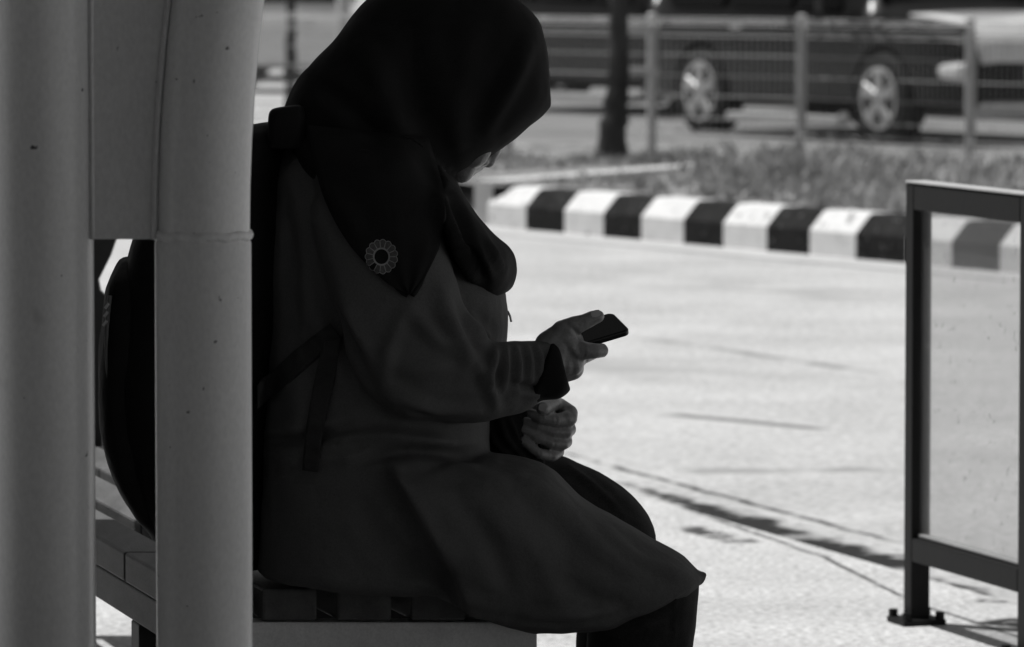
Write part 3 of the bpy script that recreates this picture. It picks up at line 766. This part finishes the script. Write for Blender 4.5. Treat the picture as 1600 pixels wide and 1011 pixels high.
# the sleeve cloth ends on a slant, so trim the cuff's near side back to that slant
def slant(o):
    me = o.data; co = verts_np(me); X, Y = px_np(co)
    k = (X - (866 - (Y-533)*.36))          # right of slanted hem line in the picture plane
    inside = np.clip(-k/8, 0, 1)
    ctr = pw(845, 585, -.147)
    co[:,1] = np.where(co[:,1] < ctr.y, co[:,1] + inside*.012, co[:,1]); me.vertices.foreach_set('co', co.ravel()); me.update()
slant(cuffr)
cb = MB(); lr_loft(cb, [(690,625,680,722,.08,.040),(752,628,762,728,.035,.045),(788,624,806,730,.02,.044),(822,630,846,731,.036,.031),(828,640,852,727,.038,.024)])
cuffl = fuse('cuff', cb, .004, M['cuff'], None, 3)
folds(cuffl, [([(762,650),(772,690),(800,722)], 5, .004), ([(780,650),(792,685),(830,725)], 5, .004), ([(795,652),(812,690),(846,722)], 4, .005)], nz=.002, nsc=30)

# --- headscarf
hb = MB()
lr_loft(hb, [(436,205,560,330,0,.10),(446,166,610,322,0,.135),(470,118,650,312,0,.14),(520,62,680,300,0,.135),(578,-3,700,288,0,.125),(648,-40,706,274,0,.118),
             (718,-43,725,268,0,.112),(774,-24,766,247,0,.104),(814,2,806,218,0,.09),(843,32,836,190,0,.066),(857,88,853,174,0,.036),(861,150,861,166,0,.008)], ex=2.2)
lr_loft(hb, [(640,262,700,262,0,.09),(645,290,716,287,-.04,.15),(655,325,738,327,-.04,.185),(672,362,768,362,-.04,.195),(690,396,799,392,-.035,.18),(712,432,807,424,-.02,.145),(742,455,800,448,-.01,.105),(768,462,790,456,-.01,.06)], ex=2.2)
lr_loft(hb, [(440,205,640,205,-.02,.10),(455,235,668,240,-.03,.165),(470,262,680,280,-.05,.17),(500,290,680,310,-.05,.165)], ex=2.3)
hij = fuse('headscarf', hb, .006, M['hijab'], None, 5)
folds(hij, [([(520,230),(580,225),(650,260),(690,300)], 9, -.008), ([(600,215),(650,235),(700,285)], 7, .006), ([(700,300),(735,380),(760,440)], 6, -.007), ([(690,330),(720,400),(745,445)], 6, .006), ([(715,300),(755,370),(790,420)], 7, .005),
            ([(560,60),(600,150),(640,240)], 22, .006), ([(640,30),(650,140),(680,250)], 22, -.005), ([(740,20),(720,130),(715,240)], 24, .004), ([(500,130),(560,180),(600,230)], 14, -.006), ([(830,60),(800,130),(750,215)], 14, .004)], nz=.003, nsc=12, k_amp=1.8)

# --- projection of cloth pieces on to the garment
def bvh_of(objs):
    vs_, fs_ = [], []
    for o in objs:
        b0 = len(vs_); vs_ += [v.co.copy() for v in o.data.vertices]; fs_ += [[b0 + i for i in p.vertices] for p in o.data.polygons]
    return BVHTree.FromPolygons(vs_, fs_)
def cast(bv, px, py, off):
    d = ray(px, py).normalized(); h = bv.ray_cast(Vector((0,0,CZ)), d, 20)
    if h[0] is None: return None
    return h[0] - d*off
def ribbon(name, bv, left, right, nu, nv, off, thick, m, smooth_it=6, wave=0.0):
    L_ = np.array(cr(left, 8)); R_ = np.array(cr(right, 8))
    def samp(a, t):
        f = t*(len(a)-1); i = min(int(f), len(a)-2); return a[i] + (a[i+1]-a[i])*(f-i)
    g_ = []
    for j in range(nv+1):
        row = []
        for i in range(nu+1):
            p_ = samp(L_, j/nv)*(1-i/nu) + samp(R_, j/nv)*(i/nu)
            h = cast(bv, p_[0], p_[1], off)
            row.append((p_, h.y if h is not None else None))
        g_.append(row)
    ys = np.array([[c[1] if c[1] is not None else np.nan for c in r] for r in g_])
    md = np.nanmedian(ys); ys = np.where(np.isnan(ys), md, ys)
    for _ in range(smooth_it):
        p_ = np.pad(ys, 1, mode='edge'); av = (p_[:-2,1:-1]+p_[2:,1:-1]+p_[1:-1,:-2]+p_[1:-1,2:])/4
        ys = np.minimum(ys, av*.5+ys*.5)
    vs_, fs_ = [], []
    for j in range(nv+1):
        for i in range(nu+1):
            x, y = g_[j][i][0]; yy = ys[j, i] + (wave*math.sin(i*.8 + j*.13)*(j/nv) if wave else 0)
            vs_.append(at(x, y, yy))
    for j in range(nv):
        for i in range(nu):
            fs_.append((j*(nu+1)+i, j*(nu+1)+i+1, (j+1)*(nu+1)+i+1, (j+1)*(nu+1)+i))
    me = bpy.data.meshes.new(name); me.from_pydata(vs_, [], fs_)
    if me.polygons[0].normal.y > 0: me.flip_normals()
    o = link(name, me, m, None, True)
    s = o.modifiers.new('t', 'SOLIDIFY'); s.thickness = thick; s.offset = -1
    return o
bv = bvh_of([tunic, hij])
drape = ribbon('scarf_drape', bv, [(480,195),(498,285),(520,340),(548,385),(580,420),(610,446),(638,459)], [(670,215),(694,300),(692,350),(688,382),(677,408),(662,436),(642,460)], 22, 34, .008, .006, M['hijab'], wave=.0022)
applied(drape)
bv2 = bvh_of([drape, tunic, hij])
# embroidered flower on the drape corner
fb = MB(); FC = (596, 401)
def fpt(r, a, off): return cast(bv2, FC[0] + r*math.cos(a), FC[1] + r*1.06*math.sin(a), off)
def fstrip(mb, pts, wd, off):
    for (x0,y0),(x1,y1) in zip(pts[:-1], pts[1:]):
        dx, dy = x1-x0, y1-y0; L = math.hypot(dx,dy)+1e-6; nx, ny = -dy/L*wd/2, dx/L*wd/2
        q_ = [cast(bv2, x, y, off) for x, y in ((x0-nx,y0-ny),(x1-nx,y1-ny),(x1+nx,y1+ny),(x0+nx,y0+ny))]
        if all(h is not None for h in q_): mb.add(q_, [(0,1,2,3)])
def pol(r, a): return (FC[0]+r*math.cos(a), FC[1]+r*1.06*math.sin(a))
NPt = 15
for k in range(NPt*4):
    a0, a1 = k/(NPt*4)*6.2832, (k+1)/(NPt*4)*6.2832
    def ro_(a): return 22.5 + 2.6*abs(math.sin(a*NPt/2))
    q_ = [fpt(12, a0, .0012), fpt(ro_(a0), a0, .0012), fpt(ro_(a1), a1, .0012), fpt(12, a1, .0012)]
    if all(h is not None for h in q_): fb.add(q_, [(0,1,2,3)])
petals = fb.build('petals', M['petal']); fb = MB()
fstrip(fb, [pol(12.2, a*.1309) for a in range(49)], 2.6, .0022)
fstrip(fb, [pol(23 + 2.6*abs(math.sin(a/120*6.2832*NPt/2)), a/120*6.2832) for a in range(121)], 1.1, .0022)
for k in range(NPt):
    a = k/NPt*6.2832; fstrip(fb, [pol(13, a), pol(22, a)], 1.2, .0023)
flower = fb.build('embroidered_flower', M['thread'])
for o, par in ((tunic, person), (hij, person)): settle(o, par, P0)
for o in (cuffr, cuffl): settle(o, tunic, P0)
settle(drape, hij, P0); settle(flower, drape, P0); 
petals.data.transform(Matrix.Translation(-P0)); petals.parent = hij
flower.parent = hij

# --- trousers
jb = MB()
lr_loft(jb, [(1005,905,1092,895,-.10,.07),(960,940,1093,905,-.10,.085),(925,975,1091,945,-.10,.085),(915,1011,1085,1000,-.10,.08),(925,1100,1070,1100,-.10,.07),(950,1250,1050,1250,-.10,.06),(958,1360,1048,1360,-.10,.055)])
lr_loft(jb, [(640,700,640,930,.13,.10),(780,700,760,930,.13,.105),(868,711,830,950,.13,.105),(938,738,900,955,.13,.10),(984,771,945,955,.13,.095),(1012,803,985,945,.13,.08),(1026,832,1012,900,.13,.045)])
lr_loft(jb, [(930,850,1020,840,.13,.06),(912,930,1022,900,.13,.075),(900,1000,1015,1000,.13,.075),(905,1100,1000,1100,.13,.065),(925,1250,1005,1250,.13,.055),(930,1352,1005,1352,.13,.05)])
lr_loft(jb, [(560,720,540,900,-.09,.09),(740,730,700,930,-.095,.09),(880,780,840,955,-.10,.085),(1000,860,960,945,-.10,.075),(1070,890,1040,930,-.10,.05)])
jeans = fuse('trousers', jb, .007, M['jeans'], None, 4)
folds(jeans, [([(920,985),(970,975),(1040,985)], 9, .004), ([(950,1000),(1000,990),(1070,960)], 9, -.004), ([(1056,915),(1055,960),(1052,1011)], 2.2, .003), ([(880,722),(930,760),(980,810)], 5, .003)], nz=.002, nsc=14)
settle(jeans, person, P0)
for dy, x0, y0 in ((-.10, 1000, 1395), (.13, 965, 1365)):
    sbm = MB()
    lr_loft(sbm, [(x0-50,y0-50,x0-48,y0+30,dy,.03),(x0,y0-70,x0,y0+33,dy,.042),(x0+70,y0-40,x0+70,y0+35,dy,.046),(x0+130,y0-5,x0+130,y0+36,dy,.045),(x0+165,y0+12,x0+165,y0+36,dy,.025)], ex=3)
    shoe = fuse('shoe', sbm, .006, M['cuff'], None, 2); settle(shoe, person, P0)

# --- body: head, neck, torso core, arms, hands, legs as one surface
bb = MB()
caps(bb, [(708,108,0,.088),(735,145,0,.072)], 24); caps(bb, [(690,90,0,.085),(712,110,0,.088)], 24)
caps(bb, [(738,215,-.02,.036),(722,262,-.012,.019)]); caps(bb, [(738,215,.02,.036),(722,262,.012,.019)]); caps(bb, [(722,268,-.01,.0165),(722,268,.01,.0165)])   # jaw, chin
caps(bb, [(758,195,-.03,.028),(741,238,-.025,.022)]); caps(bb, [(758,195,.03,.028),(741,238,.025,.022)])                                                   # cheeks
caps(bb, [(792,185,0,.012),(768,238,0,.0115),(763,252,0,.0095)]); caps(bb, [(756,251,-.011,.0078),(756,251,.011,.0078)])                                   # nose, wings
caps(bb, [(742,258,-.014,.0085),(745,259,0,.010),(742,258,.014,.0085)]); caps(bb, [(734,263,-.012,.008),(736,265,0,.0098),(734,263,.012,.008)])               # lips
caps(bb, [(786,165,-.032,.014),(796,174,-.03,.010)]); caps(bb, [(786,165,.032,.014),(796,174,.03,.010)])                                                   # eyes / brow
caps(bb, [(690,150,-.085,.02),(680,165,-.087,.014)]); caps(bb, [(690,150,.085,.02),(680,165,.087,.014)])                                                   # ears
caps(bb, [(690,160,0,.055),(600,260,0,.06),(580,330,0,.10),(570,450,0,.13),(560,600,0,.12),(560,780,0,.13)], 20)
for sgn in (-1, 1):
    caps(bb, [(560,780,sgn*.09,.085),(760,810,sgn*.1,.07),(980,910,sgn*.1,.05)] if sgn < 0 else [(560,780,.09,.085),(760,810,.12,.07),(950,870,.13,.05)])
    caps(bb, [(1010,930,-.1,.045),(1000,1100,-.1,.042),(1003,1360,-.1,.032)] if sgn < 0 else [(960,900,.13,.045),(955,1100,.13,.042),(965,1330,.13,.032)])
caps(bb, [(580,300,-.13,.06),(620,450,-.19,.045),(660,590,-.20,.04),(760,590,-.17,.035),(862,566,-.142,.027)])
caps(bb, [(580,300,.13,.06),(650,450,.20,.045),(700,620,.17,.04),(760,668,.09,.032),(812,676,.055,.026)])
# right hand (holds the phone): palm turned away, thumb on top, index below
H = -.14
caps(bb, [(858,560,H,.028),(884,540,H,.0265)]); caps(bb, [(864,572,H,.022),(890,566,H-.002,.021)]); caps(bb, [(884,546,H,.0255),(893,552,H+.002,.0215)])
caps(bb, [(872,583,H+.004,.016),(894,576,H+.006,.0165)]); caps(bb, [(858,540,H-.002,.021),(884,520,H-.006,.0185)]); caps(bb, [(884,528,H,.021),(889,548,H,.023)])
caps(bb, [(880,519,H-.006,.0175),(897,509,H-.010,.0135),(914,503,H-.012,.0112),(926,497,H-.010,.0105),(934,494.5,H-.009,.0092)])
caps(bb, [(894,545,H-.006,.0165),(914,548,H-.012,.0128),(930,548.5,H-.012,.0108),(940,548,H-.004,.0098),(940,546,H+.012,.0088)])
caps(bb, [(893,560,H+.002,.016),(911,556,H+.012,.0118),(926,551,H+.032,.010),(922,542,H+.052,.0088)])
caps(bb, [(890,570,H+.012,.0145),(905,562,H+.028,.011),(916,552,H+.05,.0095),(913,540,H+.066,.0085)])
caps(bb, [(885,576,H+.02,.0135),(897,566,H+.04,.010),(905,556,H+.056,.0085),(902,545,H+.068,.0078)])
# left hand: curled, fingertips pointing back to the left
G_ = .02
caps(bb, [(808,676,.055,.026),(846,664,.055,.024),(872,648,.052,.019)]); caps(bb, [(815,684,.055,.024),(850,680,.055,.022),(872,676,.05,.018)]); caps(bb, [(846,664,.05,.022),(862,690,.05,.017)])
caps(bb, [(872,638,.045,.0155),(889,646,.016,.0130),(890,654,.004,.0112),(868,656,-.010,.0090),(846,653,-.014,.0084),(830,646,-.012,.0070)])
caps(bb, [(880,654,.05,.0140),(889,671,.018,.0105),(885,675,.006,.0090),(866,675,-.001,.0076),(842,667,-.003,.0072),(822,658,-.001,.0062)])
caps(bb, [(876,672,.05,.0130),(884,690,.018,.0098),(880,694,.006,.0086),(862,693,-.003,.0076),(838,683,-.006,.0073),(817,671,-.004,.0063)])
caps(bb, [(866,690,.048,.0125),(872,706,.018,.0092),(863,713,.002,.0080),(844,709,-.010,.0074),(830,700,-.012,.0070),(817,689,-.011,.0062)])
caps(bb, [(800,660,.062,.026),(846,639,.062,.018)])
caps(bb, [(850,645,.055,.018),(866,632,.030,.0130),(864,631,.008,.0112),(848,638,-.034,.0100)])
body = fuse('body', bb, .0021, M['skin'], None, 2, .35)
folds(body, [([(884,506),(896,515),(905,527),(905,534)], 3.5, -.0022), ([(903,528),(912,531),(926,536)], 3, -.0016), ([(893,538),(900,552),(910,562)], 5, .0020), ([(912,540),(914,550),(912,560)], 2, -.0009),
    ([(862,545),(874,560),(880,580)], 7, .0022), ([(893,562),(897,574),(893,586)], 4, -.0018), ([(870,528),(885,540),(892,556)], 5, -.0014), ([(909,499),(912,505),(910,511)], 2, -.0010), ([(904,497),(906,504),(904,510)], 2, -.0007), ([(856,540),(866,524),(880,510)], 4, .0012),
    ([(868,650),(870,657),(868,663)], 2, -.0010), ([(846,648),(848,654),(846,659)], 1.8, -.0008), ([(878,640),(888,648),(892,660)], 4, .0012), ([(862,706),(864,712),(861,718)], 2, -.0008), ([(864,686),(867,693),(864,699)], 2, -.0008), ([(842,703),(844,709),(842,714)], 1.8, -.0008)])
settle(body, person, P0)
# nails: thumb nail of the phone hand, left thumb nail
nb = MB()
def nail(c, ux, uy, rx, ry, lift):
    """small curved plate: c centre, axes in space"""
    c = Vector(c); ux = Vector(ux).normalized(); uy = Vector(uy); uy = (uy - ux*uy.dot(ux)).normalized(); nz_ = ux.cross(uy)
    vs_ = []; fs_ = []
    for j in range(5):
        for i in range(5):
            a, b_ = (i/4-.5)*2, (j/4-.5)*2
            k_2 = math.sqrt(max(0, 1-.35*b_*b_)); vs_.append(c + ux*a*rx*k_2 + uy*b_*ry*math.sqrt(max(0,1-.3*a*a)) + nz_*lift*(1-b_*b_*.6))
    for j in range(4):
        for i in range(4): fs_.append((j*5+i, j*5+i+1, j*5+i+6, j*5+i+5))
    nb.add(vs_, fs_)
nail(pw(931,490,H-.0192), (1,0,.25), (0,.45,.9), .0068, .0052, .0008)
no_ = nb.build('thumb_nail', M['nail'], None, True); settle(no_, person, P0); nb = MB()
nail(pw(848,636.5,-.0452), (.8,-.1,-.2), (.2,0,1), .0055, .0055, .0006)
no_ = nb.build('thumb_nail', M['nail'], None, True); settle(no_, person, P0)

zb2 = MB(); zb2.tube([pw(793,486,-.02)-P0, pw(797,494,-.02)-P0, pw(799,503,-.02)-P0], .0016, 6); zo = zb2.build('zip_pull', M['chrome'], tunic, True)
# --- phone
pc = pw(926, 518.5, H+.046)
pe = bpy.data.objects.new('phone', None); C.objects.link(pe); pe.location = pc
tag(pe, 'black smartphone held in the right hand above the lap', 'phone')
Uv = Vector((.0657, .0213, .018)).normalized(); Vv = Vector((-.0234, .055, .0207)); Vv = (Vv - Uv*Vv.dot(Uv)).normalized(); Nv = Uv.cross(Vv)
if Nv.z < 0: Nv = -Nv
def slab(u0, u1, v0, v1, n0, n1, rad):
    mb = MB(); pts = []
    for cx, cy, a0 in ((u1-rad, v1-rad, 0), (u0+rad, v1-rad, 90), (u0+rad, v0+rad, 180), (u1-rad, v0+rad, 270)):
        for j in range(7): a = R(a0 + 15*j); pts.append((cx + rad*math.cos(a), cy + rad*math.sin(a)))
    mb.loft([[Uv*x + Vv*y + Nv*z for x, y in pts] for z in (n0, n1)]); return mb
W2 = .032
slab(-.070, .044, -W2, W2, -.0045, .0035, .009).build('shell', M['phone'], pe, bevel=.0015)
slab(-.068, .042, -W2+.002, W2-.002, .0036, .0043, .008).build('screen', M['screen'], pe)
slab(-.02, .02, W2, W2+.0006, -.001, .001, .0008).build('side_button', M['chrome'], pe)

# ------------------------------------------------------------------ backpack
bp0 = pw(300, 880, 0); bpk = empty('backpack', bp0, 0, 'bulky black backpack with grey piping worn on the seated woman\'s back', 'backpack')
qb = MB()
lr_loft(qb, [(330,205,430,190,0,.09),(290,225,445,215,0,.14),(240,300,450,280,0,.155),(212,372,450,360,0,.16),(196,430,448,440,0,.165),(185,520,440,530,0,.165),(180,610,430,620,0,.165),(188,690,428,720,0,.16),(212,760,424,800,0,.155),(252,830,420,868,0,.14),(300,868,405,888,0,.10)], ex=3)
pk = fuse('pack_body', qb, .007, M['bag'], None, 4); folds(pk, [], nz=.004, nsc=9); settle(pk, bpk, bp0)
qb = MB()
lr_loft(qb, [(187,403,215,400,0,.06),(174,432,240,432,0,.11),(165,480,250,480,0,.125),(159,540,250,540,0,.13),(157,605,250,605,0,.13),(161,670,250,680,0,.13),(178,738,260,750,0,.125),(210,798,280,815,0,.11),(242,838,300,850,0,.07)], ex=3)
fp = fuse('front_pocket', qb, .006, M['bag'], None, 4); folds(fp, [], nz=.003, nsc=14); settle(fp, bpk, bp0)
qb = MB(); qb.tube([Vector(pw(x, y, -.118)) - bp0 for x, y in cr([(172,462),(168,500),(167,545),(170,590),(178,635),(190,675),(203,708),(217,736)], 4)], .0032, 8)
qb.build('piping', M['piping'], bpk, True)
qb = MB()
for y in (478, 491, 505):
    qb = MB(); qb.box(pw(164+(505-y)*.12, y, -.13) - bp0, (.004,.003,.009), ((.8,0,-.6),(0,1,0),(.6,0,.8))); qb.build('zip_pull', M['chrome'], bpk)
bv3 = None
# shoulder strap hump and webbing on the near side
qb = MB(); lr_loft(qb, [(419,232,480,232,-.09,.04),(419,205,480,205,-.09,.04),(420,180,478,176,-.09,.04),(424,170,470,163,-.09,.035)], ex=4.5)
ss = fuse('shoulder_strap', qb, .004, M['bag'], None, 2); settle(ss, bpk, bp0)
tunic.data.update()
class _O: pass
def world_bvh(o, base):
    return BVHTree.FromPolygons([v.co + Vector(base) for v in o.data.vertices], [list(p.vertices) for p in o.data.polygons])
bt = world_bvh(tunic, P0)
for l_, r_ in (([(402,602),(460,548),(516,505)], [(402,640),(470,580),(535,528)]), ([(505,530),(490,600),(478,670),(472,735)], [(535,525),(520,600),(505,670),(496,738)])):
    s_ = ribbon('webbing_strap', bt, l_, r_, 5, 22, .006, .004, M['strap'], smooth_it=10); applied(s_); settle(s_, bpk, bp0)
